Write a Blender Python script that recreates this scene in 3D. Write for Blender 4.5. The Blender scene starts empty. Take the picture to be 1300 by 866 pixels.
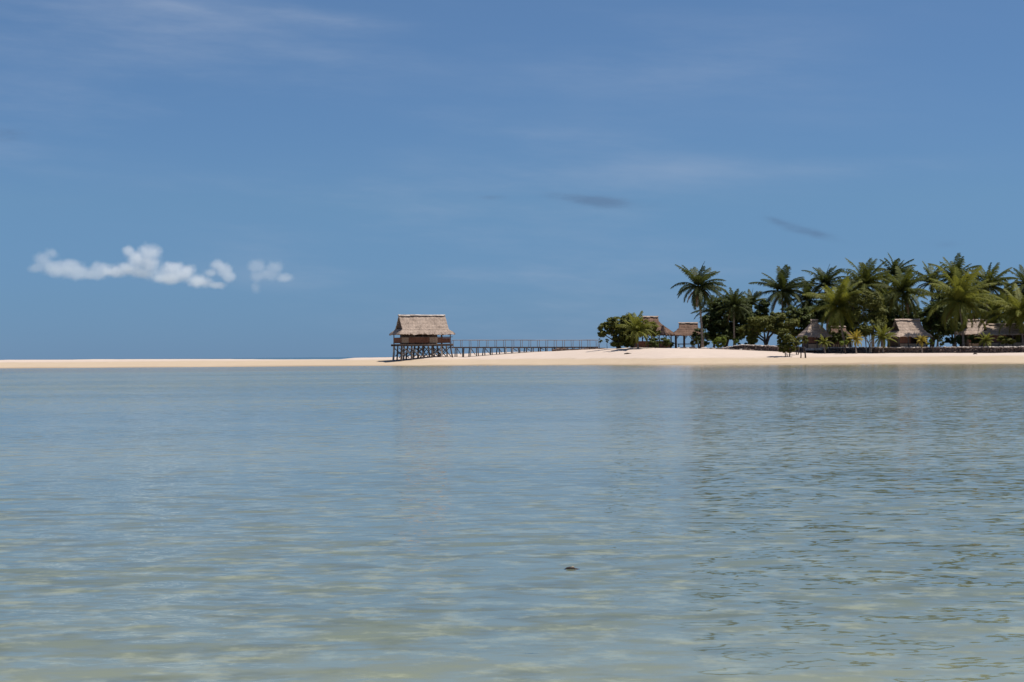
import bpy, math, random
from mathutils import Vector, Matrix, noise as mnoise

random.seed(11)
S = bpy.context.scene
COL = S.collection
R = math.radians
PI = math.pi

# ------------------------------------------------------------------ camera
F = 2167.0                      # focal length in photo pixels (1300 wide)
H = 1.5                         # eye height above the water
ROLL = 0.0073
PITCH = math.atan(18.85 / F)
CAMR = Matrix.Rotation(PI / 2 + PITCH, 3, 'X') @ Matrix.Rotation(-ROLL, 3, 'Z')
cam_d = bpy.data.cameras.new('camera')
cam_d.sensor_width = 36.0
cam_d.lens = F / 1300 * 36.0
cam_d.clip_start = 0.1
cam_d.clip_end = 120000
cam = bpy.data.objects.new('camera', cam_d)
COL.objects.link(cam)
cam.matrix_world = Matrix.Translation((0, 0, H)) @ CAMR.to_4x4()
S.camera = cam


def P(px, py, Y):
    """world point at distance Y on the sight line measured in the photo"""
    d = CAMR @ Vector(((px - 650) / F, -(py - 433) / F, -1))
    k = Y / d.y
    return Vector((d.x * k, Y, H + d.z * k))


def interp(t, x):
    if x <= t[0][0]:
        return t[0][1]
    for (a, va), (b, vb) in zip(t, t[1:]):
        if x <= b:
            return va + (vb - va) * (x - a) / (b - a)
    return t[-1][1]


# ------------------------------------------------------------------ helpers
class MB:
    def __init__(self):
        self.v = []
        self.f = []

    def quad(self, a, b, c, d):
        n = len(self.v)
        self.v += [tuple(a), tuple(b), tuple(c), tuple(d)]
        self.f.append((n, n + 1, n + 2, n + 3))

    def tri(self, a, b, c):
        n = len(self.v)
        self.v += [tuple(a), tuple(b), tuple(c)]
        self.f.append((n, n + 1, n + 2))

    def box(self, x0, x1, y0, y1, z0, z1):
        n = len(self.v)
        self.v += [(x0, y0, z0), (x1, y0, z0), (x1, y1, z0), (x0, y1, z0),
                   (x0, y0, z1), (x1, y0, z1), (x1, y1, z1), (x0, y1, z1)]
        for q in ((0, 3, 2, 1), (4, 5, 6, 7), (0, 1, 5, 4), (1, 2, 6, 5), (2, 3, 7, 6), (3, 0, 4, 7)):
            self.f.append(tuple(n + i for i in q))

    def tube(self, pts, rads, n=7, cap=True):
        pts = [Vector(p) for p in pts]
        base = len(self.v)
        m = len(pts)
        for i, p in enumerate(pts):
            t = (pts[min(i + 1, m - 1)] - pts[max(i - 1, 0)]).normalized()
            a = t.cross(Vector((0.31, 0.95, 0.05)))
            if a.length < 1e-3:
                a = t.cross(Vector((1, 0, 0)))
            a.normalize()
            b = t.cross(a)
            for k in range(n):
                w = 2 * PI * k / n
                self.v.append(tuple(p + (a * math.cos(w) + b * math.sin(w)) * rads[i]))
        for i in range(m - 1):
            for k in range(n):
                k2 = (k + 1) % n
                self.f.append((base + i * n + k, base + i * n + k2, base + (i + 1) * n + k2, base + (i + 1) * n + k))
        if cap:
            self.f.append(tuple(base + k for k in reversed(range(n))))
            self.f.append(tuple(base + (m - 1) * n + k for k in range(n)))

    def beam(self, a, b, r, n=6):
        a = Vector(a); b = Vector(b)
        mid = (a + b) / 2 + Vector((random.uniform(-1, 1), random.uniform(-1, 1), 0)) * r * 0.5
        self.tube([a, mid, b], [r * 1.05, r, r * 0.92], n)

    def rock(self, c, rx, ry, rz, seed):
        """irregular stone: jittered 2-ring lump"""
        base = len(self.v)
        rows = [(-1, 0.55), (-0.35, 1.0), (0.4, 0.95), (1, 0.5)]
        n = 7
        rr = random.Random(seed)
        w0 = rr.random() * 6
        for (h, s) in rows:
            for k in range(n):
                w = w0 + 2 * PI * k / n + rr.uniform(-.2, .2)
                q = s * rr.uniform(.8, 1.15)
                self.v.append((c[0] + math.cos(w) * rx * q, c[1] + math.sin(w) * ry * q, c[2] + h * rz * rr.uniform(.8, 1.1)))
        for i in range(3):
            for k in range(n):
                k2 = (k + 1) % n
                self.f.append((base + i * n + k, base + i * n + k2, base + (i + 1) * n + k2, base + (i + 1) * n + k))
        self.f.append(tuple(base + k for k in reversed(range(n))))
        self.f.append(tuple(base + 3 * n + k for k in range(n)))

    def build(self, name, mat, parent=None, smooth=False):
        me = bpy.data.meshes.new(name)
        me.from_pydata(self.v, [], self.f)
        me.update()
        if smooth:
            for p in me.polygons:
                p.use_smooth = True
        me.materials.append(mat)
        o = bpy.data.objects.new(name, me)
        COL.objects.link(o)
        if parent is not None:
            o.parent = parent
        return o


def tag(o, label=None, cat=None, group=None, kind=None):
    if label: o['label'] = label
    if cat: o['category'] = cat
    if group: o['group'] = group
    if kind: o['kind'] = kind
    return o


def empty(name, loc, rz=0.0):
    o = bpy.data.objects.new(name, None)
    o.empty_display_size = 0.3
    COL.objects.link(o)
    o.location = loc
    o.rotation_euler = (0, 0, rz)
    return o


# ------------------------------------------------------------------ node helpers
def new_mat(name):
    m = bpy.data.materials.new(name)
    m.use_nodes = True
    nt = m.node_tree
    nt.nodes.clear()
    out = nt.nodes.new('ShaderNodeOutputMaterial')
    return m, nt, out


def nd(nt, typ, **kw):
    n = nt.nodes.new('ShaderNode' + typ)
    for k, v in kw.items():
        if k.startswith('i_'):
            n.inputs[k[2:].replace('_', ' ')].default_value = v
        else:
            setattr(n, k, v)
    return n


def lk(nt, a, b):
    nt.links.new(a, b)


def mth(nt, op, a, b=None, c=None, clamp=False):
    n = nt.nodes.new('ShaderNodeMath')
    n.operation = op
    n.use_clamp = clamp
    for i, x in enumerate((a, b, c)):
        if x is None:
            continue
        if isinstance(x, (int, float)):
            n.inputs[i].default_value = x
        else:
            nt.links.new(x, n.inputs[i])
    return n.outputs[0]


def vmth(nt, op, a, b=None):
    n = nt.nodes.new('ShaderNodeVectorMath')
    n.operation = op
    for i, x in enumerate((a, b)):
        if x is None:
            continue
        if isinstance(x, (tuple, list)):
            n.inputs[i].default_value = x
        else:
            nt.links.new(x, n.inputs[i])
    return n.outputs[0]


def mixc(nt, fac, a, b, blend='MIX'):
    n = nt.nodes.new('ShaderNodeMix')
    n.data_type = 'RGBA'
    n.blend_type = blend
    for i, x in ((0, fac), (6, a), (7, b)):
        if isinstance(x, (int, float)):
            n.inputs[i].default_value = x
        elif isinstance(x, (tuple, list)):
            n.inputs[i].default_value = tuple(x) + ((1,) if len(x) == 3 else ())
        else:
            nt.links.new(x, n.inputs[i])
    return n.outputs[2]


def ramp(nt, fac, stops, interp_='LINEAR'):
    n = nt.nodes.new('ShaderNodeValToRGB')
    cr = n.color_ramp
    cr.interpolation = interp_
    while len(cr.elements) < len(stops):
        cr.elements.new(0.5)
    for e, (p, c) in zip(cr.elements, stops):
        e.position = p
        e.color = tuple(c) + ((1,) if len(c) == 3 else ())
    nt.links.new(fac, n.inputs[0])
    return n.outputs[0]


def smooth(nt, x, a, b):
    n = nt.nodes.new('ShaderNodeMapRange')
    n.interpolation_type = 'SMOOTHSTEP'
    n.inputs[1].default_value = a
    n.inputs[2].default_value = b
    nt.links.new(x, n.inputs[0])
    return n.outputs[0]


def noise_tex(nt, vec, scale, detail=2.0, rough=0.5):
    n = nt.nodes.new('ShaderNodeTexNoise')
    n.inputs['Scale'].default_value = scale
    n.inputs['Detail'].default_value = detail
    n.inputs['Roughness'].default_value = rough
    nt.links.new(vec, n.inputs['Vector'])
    return n


def scaled(nt, vec, s, rot=0.0, loc=(0, 0, 0)):
    n = nt.nodes.new('ShaderNodeMapping')
    n.inputs['Scale'].default_value = s
    n.inputs['Rotation'].default_value = (0, 0, rot)
    n.inputs['Location'].default_value = loc
    nt.links.new(vec, n.inputs['Vector'])
    return n.outputs[0]


# ------------------------------------------------------------------ sun + sky
SUN_EL, SUN_AZ = R(64), R(93)         # azimuth clockwise from +Y: the sun stands to the right
sd = Vector((math.sin(SUN_AZ) * math.cos(SUN_EL), math.cos(SUN_AZ) * math.cos(SUN_EL), math.sin(SUN_EL)))
sun_d = bpy.data.lights.new('sun', 'SUN')
sun_d.energy = 4.8
sun_d.angle = R(0.5)
sun_d.color = (1.0, 0.95, 0.87)
sun = bpy.data.objects.new('sun', sun_d)
COL.objects.link(sun)
sun.rotation_euler = (-sd).to_track_quat('-Z', 'Y').to_euler()
sun.location = (100, 0, 200)

W = bpy.data.worlds.new('World')
S.world = W
W.use_nodes = True
nt = W.node_tree
nt.nodes.clear()
wout = nt.nodes.new('ShaderNodeOutputWorld')
bg = nt.nodes.new('ShaderNodeBackground')
bg.inputs['Strength'].default_value = 0.079
sky = nt.nodes.new('ShaderNodeTexSky')
sky.sky_type = 'NISHITA'
sky.sun_disc = False
sky.sun_elevation = SUN_EL
sky.sun_rotation = SUN_AZ
sky.altitude = 0
sky.air_density = 1.0
sky.dust_density = 0.0
sky.ozone_density = 3.0
tc = nt.nodes.new('ShaderNodeTexCoord')
sep = nt.nodes.new('ShaderNodeSeparateXYZ')
lk(nt, tc.outputs['Generated'], sep.inputs[0])
dx, dy, dz = sep.outputs
hyp = mth(nt, 'SQRT', mth(nt, 'ADD', mth(nt, 'MULTIPLY', dx, dx), mth(nt, 'MULTIPLY', dy, dy)))
el = mth(nt, 'DIVIDE', dz, mth(nt, 'MAXIMUM', hyp, 0.02))      # tan of elevation
az = mth(nt, 'ARCTAN2', dx, dy)
tint = ramp(nt, el, [(0.0, (.184, .356, .806)), (.033, (.238, .405, .757)), (.089, (.346, .502, .728)), (.204, (.475, .605, .77)), (.5, (.62, .72, .84))])
base = mixc(nt, 1.0, sky.outputs[0], tint, 'MULTIPLY')
# high thin cirrus, long streaks along the azimuth
cv = nt.nodes.new('ShaderNodeCombineXYZ')
lk(nt, az, cv.inputs[0]); lk(nt, mth(nt, 'ADD', el, mth(nt, 'MULTIPLY', az, 0.05)), cv.inputs[1])
n1 = noise_tex(nt, scaled(nt, cv.outputs[0], (5, 26, 1), 0, (3.1, 0.4, 0)), 1.0, 6.0, 0.6)
n2 = noise_tex(nt, scaled(nt, cv.outputs[0], (2.2, 7, 1), 0, (0.7, 5.4, 0)), 1.0, 3.0, 0.5)
veil = mth(nt, 'MULTIPLY', smooth(nt, n1.outputs[0], 0.42, 0.78), smooth(nt, n2.outputs[0], 0.38, 0.66))


def blob(px, py, hx, hy, slope=0.0):
    """soft patch of sky round a bearing: centre and half sizes in photo pixels"""
    c = P(px, py, 1000.0)
    a0 = math.atan2(c.x, c.y); e0 = (c.z - H) / math.hypot(c.x, c.y)
    da = mth(nt, 'SUBTRACT', az, a0)
    de = mth(nt, 'SUBTRACT', mth(nt, 'SUBTRACT', el, e0), mth(nt, 'MULTIPLY', da, slope))
    qa = mth(nt, 'MULTIPLY', da, F / hx)
    qe = mth(nt, 'MULTIPLY', de, F / hy)
    r2 = mth(nt, 'ADD', mth(nt, 'MULTIPLY', qa, qa), mth(nt, 'MULTIPLY', qe, qe))
    return mth(nt, 'EXPONENT', mth(nt, 'MULTIPLY', r2, -1.0))


def addm(items):
    s = None
    for (m, w) in items:
        t = mth(nt, 'MULTIPLY', m, w)
        s = t if s is None else mth(nt, 'ADD', s, t)
    return s


cir = addm([(blob(120, 30, 260, 36), .55), (blob(420, 24, 90, 10, -.1), .45), (blob(215, 6, 70, 10, -.2), .35),
            (blob(880, 212, 200, 16, -.05), .32), (blob(1130, 210, 110, 12), .28), (blob(640, 165, 160, 14, -.15), .3),
            (blob(620, 350, 280, 14, 0), .35), (blob(960, 95, 200, 60, -.2), .25), (blob(560, 230, 300, 40), .25)])
cirn = mth(nt, 'MULTIPLY', cir, smooth(nt, n1.outputs[0], 0.30, 0.75))
cirrus = mth(nt, 'ADD', mth(nt, 'MULTIPLY', veil, 0.21), mth(nt, 'MULTIPLY', cirn, 0.55), clamp=True)
c1 = mixc(nt, cirrus, base, (4.2, 4.9, 6.2))
# small dark scud far off
n3 = noise_tex(nt, scaled(nt, cv.outputs[0], (42, 150, 1), 0, (0.2, 0.9, 0)), 1.0, 4.0, 0.6)
scud = addm([(blob(765, 256, 62, 8, -.10), 1.0), (blob(722, 251, 26, 5, -.12), .5), (blob(625, 251, 20, 4), .7),
             (blob(1020, 292, 44, 7, -.30), .85), (blob(985, 280, 18, 5, -.5), .35), (blob(8, 172, 30, 8), .8),
             (blob(1200, 309, 40, 7, 0), .35), (blob(20, 345, 30, 10), .2)])
scudm = mth(nt, 'MULTIPLY', smooth(nt, mth(nt, 'MULTIPLY', scud, mth(nt, 'MULTIPLY_ADD', n3.outputs[0], 2.2, -.35)), 0.05, 1.0), 0.44)
c2 = mixc(nt, scudm, c1, (0.95, 1.45, 2.5))
lk(nt, c2, bg.inputs['Color'])
lk(nt, bg.outputs[0], wout.inputs['Surface'])

# ------------------------------------------------------------------ terrain shape
T_SHORE = [(-700, 11), (40, 11.2), (480, 11.4), (640, 12.1), (840, 13), (1040, 13.5), (1260, 14.3), (2000, 16)]
T_CREST = [(-700, .7), (0, .7), (120, .8), (240, 1.15), (380, 2.6), (432, 3.2), (447, 1.3), (500, .75), (530, -.8), (560, -2.5),
           (640, -4.4), (700, -5.3), (760, -8.2), (800, -9.4), (880, -7.5), (950, -4.7), (1040, -.5), (1260, .6), (2000, .8)]
T_EXP = [(0, 2.4), (548, 2.4), (590, 1.15), (700, 1.2), (780, 1.7), (850, 2.3)]
T_WIDTH = [(0, 40), (600, 40), (760, 34), (850, 26), (2000, 24)]


def Ds(px): return F * H / interp(T_SHORE, px)
def Dc(px): return Ds(px) + interp(T_WIDTH, px)
def Zc(px): return H - interp(T_CREST, px) * Dc(px) / F
def sst(x): x = min(1, max(0, x)); return x * x * (3 - 2 * x)


def ground_px(px, Y):
    s = Ds(px); c = Dc(px); zc = Zc(px)
    if Y < s:
        return -0.75 * sst((s - Y) / 45.0) - 0.02 * min(s - Y, 1)
    if Y <= c:
        v = (Y - s) / (c - s)
        return zc * (1 - (1 - v) ** interp(T_EXP, px))
    step = 0.78 * sst((px - 915) / 40)
    plate = sst((px - 735) / 40)
    z = zc + step * sst((Y - c - .3) / .8)
    back = c + 6 + 78 * plate
    width = 45
    return z + (-1.2 - z) * sst((Y - back) / width)


def ground(x, Y):
    return ground_px(650 + F * x / Y, Y)


def at(px, Y, sink=0.05):
    x = (px - 650) / F * Y
    return Vector((x, Y, ground(x, Y) - sink))


# ------------------------------------------------------------------ materials
def sand_mat():
    m, nt, out = new_mat('coral_sand')
    g = nd(nt, 'NewGeometry')
    sp = nd(nt, 'SeparateXYZ'); lk(nt, g.outputs['Position'], sp.inputs[0])
    big = noise_tex(nt, scaled(nt, g.outputs['Position'], (.05, .25, .3)), 1.0, 5, .6)
    mid = noise_tex(nt, scaled(nt, g.outputs['Position'], (.5, 1.2, 1)), 1.0, 5, .65)
    z = mth(nt, 'ADD', sp.outputs[2], mth(nt, 'MULTIPLY', mth(nt, 'SUBTRACT', big.outputs[0], .5), .55))
    dry = mixc(nt, mid.outputs[0], (.42, .34, .285), (.57, .472, .40))
    damp = mixc(nt, mid.outputs[0], (.37, .285, .20), (.49, .39, .285))
    wet = mixc(nt, mid.outputs[0], (.25, .19, .13), (.34, .26, .18))
    c = mixc(nt, smooth(nt, z, .85, 1.15), damp, dry)
    c = mixc(nt, smooth(nt, z, -.03, .28), wet, c)
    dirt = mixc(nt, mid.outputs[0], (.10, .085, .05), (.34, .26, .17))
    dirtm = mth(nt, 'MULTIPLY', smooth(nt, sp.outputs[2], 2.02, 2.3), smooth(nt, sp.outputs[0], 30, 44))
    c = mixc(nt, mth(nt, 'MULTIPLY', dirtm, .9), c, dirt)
    wr = noise_tex(nt, scaled(nt, g.outputs['Position'], (.35, 2.0, 1)), 1.0, 5, .7)
    band = mth(nt, 'SUBTRACT', 1.0, mth(nt, 'ABSOLUTE', mth(nt, 'MULTIPLY', mth(nt, 'SUBTRACT', z, 1.0), 9.0)), clamp=True)
    c = mixc(nt, mth(nt, 'MULTIPLY', mth(nt, 'MULTIPLY', band, smooth(nt, wr.outputs[0], .48, .64)), .5), c, (.20, .15, .10))
    weed = noise_tex(nt, scaled(nt, g.outputs['Position'], (.9, 1.4, 1)), 1.0, 3, .7)
    c = mixc(nt, mth(nt, 'MULTIPLY', smooth(nt, weed.outputs[0], .66, .74), .35), c, (.16, .12, .08))
    b = nd(nt, 'Bump', i_Strength=.5, i_Distance=.12)
    lk(nt, noise_tex(nt, g.outputs['Position'], 1.6, 6, .6).outputs[0], b.inputs['Height'])
    p = nd(nt, 'BsdfPrincipled', i_Roughness=.95)
    p.inputs['Specular IOR Level'].default_value = .15
    lk(nt, c, p.inputs['Base Color']); lk(nt, b.outputs[0], p.inputs['Normal'])
    lk(nt, p.outputs[0], out.inputs[0])
    return m


def seabed_mat():
    m, nt, out = new_mat('lagoon_bed')
    g = nd(nt, 'NewGeometry')
    a = noise_tex(nt, scaled(nt, g.outputs['Position'], (.02, .05, 1), .05), 1.0, 4, .55)
    b = noise_tex(nt, scaled(nt, g.outputs['Position'], (1.1, 1.5, 1), -.1), 1.0, 4, .6)
    c_ = noise_tex(nt, scaled(nt, g.outputs['Position'], (2.6, 3.0, 1), .12), 1.0, 4, .65)
    col = mixc(nt, smooth(nt, a.outputs[0], .36, .64), (.21, .205, .18), (.335, .295, .24))
    col = mixc(nt, mth(nt, 'MULTIPLY', smooth(nt, b.outputs[0], .48, .70), .55), col, (.13, .125, .10))
    col = mixc(nt, mth(nt, 'MULTIPLY', smooth(nt, c_.outputs[0], .47, .68), .5), col, (.51, .435, .335))  # pale sand patches, also painting in caustic light streaks on the bed
    p = nd(nt, 'BsdfPrincipled', i_Roughness=1.0)
    p.inputs['Specular IOR Level'].default_value = 0
    lk(nt, col, p.inputs['Base Color'])
    lk(nt, p.outputs[0], out.inputs[0])
    return m


def deep_mat():
    m, nt, out = new_mat('deep_sea_bed')
    g = nd(nt, 'NewGeometry')
    a = noise_tex(nt, scaled(nt, g.outputs['Position'], (.004, .01, 1)), 1.0, 3, .5)
    col = mixc(nt, a.outputs[0], (.02, .06, .10), (.04, .11, .15))
    p = nd(nt, 'BsdfPrincipled', i_Roughness=1.0)
    lk(nt, col, p.inputs['Base Color'])
    lk(nt, p.outputs[0], out.inputs[0])
    return m


def water_mat():
    m, nt, out = new_mat('lagoon_water')
    g = nd(nt, 'NewGeometry')
    pos = g.outputs['Position']
    tot = None
    # (scale x, scale y, turn, amplitude of slope x, y, detail)
    for (sx, sy, rot, ax, ay, det, off) in ((.10, .35, .08, .03, .13, 3, 3.0), (.45, 1.1, -.06, .06, .24, 3, 31.0), (1.5, 3.3, -.10, .16, .58, 3, 11.0), (3.2, 6.2, .15, .18, .44, 2, 23.0), (8.0, 13.0, .4, .10, .12, 2, 5.0)):
        n = noise_tex(nt, scaled(nt, pos, (sx, sy, 1), rot, (off, off * .7, off * .3)), 1.0, det, .55)
        v = vmth(nt, 'SUBTRACT', n.outputs['Color'], (.5, .5, .5))
        v = vmth(nt, 'MULTIPLY', v, (ax, ay, 0))
        tot = v if tot is None else vmth(nt, 'ADD', tot, v)
    # wind patches: calmer and rougher areas
    wp = noise_tex(nt, scaled(nt, pos, (.018, .05, 1), .1, (2, 4, 0)), 1.0, 3, .5)
    wsc = nd(nt, 'MapRange'); wsc.inputs[1].default_value = .3; wsc.inputs[2].default_value = .7
    wsc.inputs[3].default_value = .55; wsc.inputs[4].default_value = 1.25
    lk(nt, wp.outputs[0], wsc.inputs[0])
    sc = nt.nodes.new('ShaderNodeVectorMath'); sc.operation = 'SCALE'
    # the island shelters the water on the right from the wind
    px_ = nd(nt, 'SeparateXYZ'); lk(nt, pos, px_.inputs[0])
    lee = smooth(nt, mth(nt, 'SUBTRACT', px_.outputs[0], mth(nt, 'MULTIPLY', px_.outputs[1], .085)), -8, 5)
    lk(nt, tot, sc.inputs[0]); lk(nt, mth(nt, 'MULTIPLY', wsc.outputs[0], mth(nt, 'ADD', .85, mth(nt, 'MULTIPLY', mth(nt, 'MULTIPLY', mth(nt, 'SUBTRACT', 1.0, lee), smooth(nt, px_.outputs[1], 25, 80)), 1.1))), sc.inputs['Scale'])
    # wave faces turned away from the viewer are hidden behind the crest before them (microfacet masking)
    dt = nt.nodes.new('ShaderNodeVectorMath'); dt.operation = 'DOT_PRODUCT'
    raw = vmth(nt, 'ADD', sc.outputs[0], (0, 0, 1))
    isg = nd(nt, 'SeparateXYZ'); lk(nt, g.outputs['Incoming'], isg.inputs[0])
    up = nt.nodes.new('ShaderNodeVectorMath'); up.operation = 'SCALE'          # same rule from above and from below the surface
    lk(nt, g.outputs['Incoming'], up.inputs[0]); lk(nt, mth(nt, 'SIGN', isg.outputs[2]), up.inputs['Scale'])
    inc = up.outputs[0]
    lk(nt, raw, dt.inputs[0]); lk(nt, inc, dt.inputs[1])
    isp = nd(nt, 'SeparateXYZ'); lk(nt, inc, isp.inputs[0])
    tt_ = mth(nt, 'SUBTRACT', dt.outputs['Value'], mth(nt, 'MULTIPLY', isp.outputs[2], .6))
    defi = mth(nt, 'SUBTRACT', mth(nt, 'ABSOLUTE', tt_), tt_)
    ih = vmth(nt, 'NORMALIZE', vmth(nt, 'MULTIPLY', inc, (1, 1, 0)))
    sc2 = nt.nodes.new('ShaderNodeVectorMath'); sc2.operation = 'SCALE'
    lk(nt, ih, sc2.inputs[0]); lk(nt, defi, sc2.inputs['Scale'])
    nrm = vmth(nt, 'NORMALIZE', vmth(nt, 'ADD', raw, sc2.outputs[0]))
    fr = nd(nt, 'Fresnel', i_IOR=1.333)
    lk(nt, nrm, fr.inputs['Normal'])
    gl = nd(nt, 'BsdfGlossy', i_Roughness=.05)
    gl.inputs['Color'].default_value = (1, 1, 1, 1)
    lk(nt, nrm, gl.inputs['Normal'])
    tr = nd(nt, 'BsdfTransparent')
    tr.inputs['Color'].default_value = (.82, .915, .86, 1)
    mx = nd(nt, 'MixShader')
    lk(nt, fr.outputs[0], mx.inputs[0]); lk(nt, tr.outputs[0], mx.inputs[1]); lk(nt, gl.outputs[0], mx.inputs[2])
    lk(nt, mx.outputs[0], out.inputs[0])
    return m


def leaf_mat(name, dark, light, trans=.25):
    m, nt, out = new_mat(name)
    g = nd(nt, 'NewGeometry')
    pn = noise_tex(nt, g.outputs['Position'], .55, 3, .6)
    f = mth(nt, 'ADD', mth(nt, 'MULTIPLY', g.outputs['Random Per Island'], .55), mth(nt, 'MULTIPLY', pn.outputs[0], .5), clamp=True)
    c = mixc(nt, f, dark, light)
    p = nd(nt, 'BsdfPrincipled', i_Roughness=.6)
    p.inputs['Specular IOR Level'].default_value = .16
    lk(nt, c, p.inputs['Base Color'])
    t = nd(nt, 'BsdfTranslucent')
    lk(nt, mixc(nt, .5, c, (light[0] * 1.5, light[1] * 1.5, light[2] * .8)), t.inputs['Color'])
    mx = nd(nt, 'MixShader'); mx.inputs[0].default_value = trans
    lk(nt, p.outputs[0], mx.inputs[1]); lk(nt, t.outputs[0], mx.inputs[2])
    lk(nt, mx.outputs[0], out.inputs[0])
    return m


def rough_mat(name, a, b, scale=(3, 3, 3), bump=.3, rough=.9, detail=5, coords='Object'):
    m, nt, out = new_mat(name)
    t = nd(nt, 'TexCoord')
    v = scaled(nt, t.outputs[coords], scale)
    n = noise_tex(nt, v, 1.0, detail, .65)
    n2 = noise_tex(nt, t.outputs[coords], .7, 3, .5)
    f = mth(nt, 'ADD', mth(nt, 'MULTIPLY', smooth(nt, n.outputs[0], .3, .7), .65), mth(nt, 'MULTIPLY', smooth(nt, n2.outputs[0], .3, .7), .35))
    c = mixc(nt, f, a, b)
    p = nd(nt, 'BsdfPrincipled', i_Roughness=rough)
    p.inputs['Specular IOR Level'].default_value = .2
    bp = nd(nt, 'Bump', i_Strength=bump, i_Distance=.08)
    lk(nt, n.outputs[0], bp.inputs['Height'])
    lk(nt, c, p.inputs['Base Color']); lk(nt, bp.outputs[0], p.inputs['Normal'])
    lk(nt, p.outputs[0], out.inputs[0])
    return m


M = {}
M['sand'] = sand_mat()
M['bed'] = seabed_mat()
M['deep'] = deep_mat()
M['water'] = water_mat()
M['thatch'] = rough_mat('thatch', (.17, .128, .102), (.40, .312, .252), (4.5, 4.5, .8), .7)
M['thatch_dark'] = rough_mat('dark_thatch', (.07, .044, .033), (.19, .118, .085), (4.5, 4.5, .8), .7)
M['ridge'] = rough_mat('ridge_thatch', (.19, .145, .115), (.58, .51, .46), (.9, 3, 3), .5)
M['ridge_dull'] = rough_mat('dull_ridge_thatch', (.17, .125, .10), (.42, .33, .27), (1.3, 5, 5), .5)
M['gable'] = rough_mat('gable_weave', (.06, .042, .034), (.13, .09, .07), (1, 6, 6), .5)
M['panel'] = rough_mat('brown_panel', (.10, .045, .028), (.20, .095, .06), (9, 9, 1), .3)
M['panel_pale'] = rough_mat('pale_panel', (.22, .155, .105), (.38, .29, .21), (9, 9, 1), .3)
M['post'] = rough_mat('weathered_post', (.05, .04, .037), (.14, .115, .10), (8, 8, 1.5), .4)
M['post_pale'] = rough_mat('bleached_post', (.24, .205, .18), (.44, .39, .34), (8, 8, 1.5), .4)
M['deck'] = rough_mat('grey_planks', (.09, .068, .055), (.22, .172, .14), (7, 1, 3), .4)
M['rail'] = rough_mat('grey_rail', (.14, .11, .095), (.28, .225, .19), (3, 3, 3), .3)
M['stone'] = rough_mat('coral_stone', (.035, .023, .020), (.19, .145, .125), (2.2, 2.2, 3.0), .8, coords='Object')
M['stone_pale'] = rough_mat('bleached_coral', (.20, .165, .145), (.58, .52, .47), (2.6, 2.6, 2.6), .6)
M['trunk'] = rough_mat('palm_trunk', (.12, .095, .075), (.30, .245, .20), (1.5, 1.5, 7), .6)
M['bark'] = rough_mat('dark_bark', (.035, .028, .022), (.11, .088, .07), (5, 5, 1.5), .7)
M['bark_pale'] = rough_mat('pale_bark', (.22, .19, .15), (.42, .37, .31), (5, 5, 1.5), .5)
M['nut'] = rough_mat('coconut_husk', (.17, .085, .02), (.36, .17, .05), (6, 6, 6), .2, .6)
M['drift'] = rough_mat('driftwood', (.03, .024, .02), (.12, .09, .075), (20, 20, 20), .4)
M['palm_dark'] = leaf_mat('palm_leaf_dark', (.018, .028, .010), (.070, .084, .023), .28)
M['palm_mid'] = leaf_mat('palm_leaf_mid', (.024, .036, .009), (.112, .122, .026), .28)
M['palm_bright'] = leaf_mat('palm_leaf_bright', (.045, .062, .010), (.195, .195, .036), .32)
M['palm_yellow'] = leaf_mat('palm_leaf_yellow', (.16, .13, .02), (.38, .29, .05), .3)
M['palm_dead'] = leaf_mat('palm_leaf_dry', (.10, .065, .032), (.27, .18, .09), .2)
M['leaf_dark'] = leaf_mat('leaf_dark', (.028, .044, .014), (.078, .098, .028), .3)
M['leaf_mid'] = leaf_mat('leaf_mid', (.036, .053, .013), (.105, .122, .031), .3)
M['leaf_olive'] = leaf_mat('leaf_olive', (.052, .062, .013), (.155, .155, .036), .28)
M['leaf_bright'] = leaf_mat('leaf_bright', (.055, .085, .012), (.18, .215, .035), .3)
M['leaf_sheen'] = leaf_mat('leaf_pale', (.045, .060, .028), (.135, .150, .075), .25)

# ------------------------------------------------------------------ terrain mesh
mb = MB()
pxs = [-700 + 10 * i for i in range(271)]
offs = [-60, -50, -40, -30, -20, -12, -6, -3, -1.5, -.5, 0, .5, 1, 2, 3.5, 5, 7, 9, 11, 13, 15, 17, 19, 21, 23, 24, 24.3, 24.6, 25.0, 25.6, 26, 27, 29, 32, 35, 38, 40, 43,
        48, 54, 60, 70, 80, 90, 100, 110, 120, 130, 140, 150, 160]
offs = sorted(set(offs))
nr = len(offs)
for px in pxs:
    s = Ds(px)
    for o in offs:
        Y = s + o
        x = (px - 650) / F * Y
        z = ground_px(px, Y)
        if z > .05:
            z += (mnoise.noise((x * .12, Y * .12, 0)) * .10 + mnoise.noise((x * .5, Y * .5, 4)) * .03) * min(1, z)
        elif -0.3 < z:
            z += mnoise.noise((x * .09, Y * .2, 0)) * .03
        mb.v.append((x, Y, z))
for i in range(len(pxs) - 1):
    for j in range(nr - 1):
        mb.f.append((i * nr + j, (i + 1) * nr + j, (i + 1) * nr + j + 1, i * nr + j + 1))
tag(mb.build('sand_beach', M['sand'], smooth=True), kind='structure')

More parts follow.
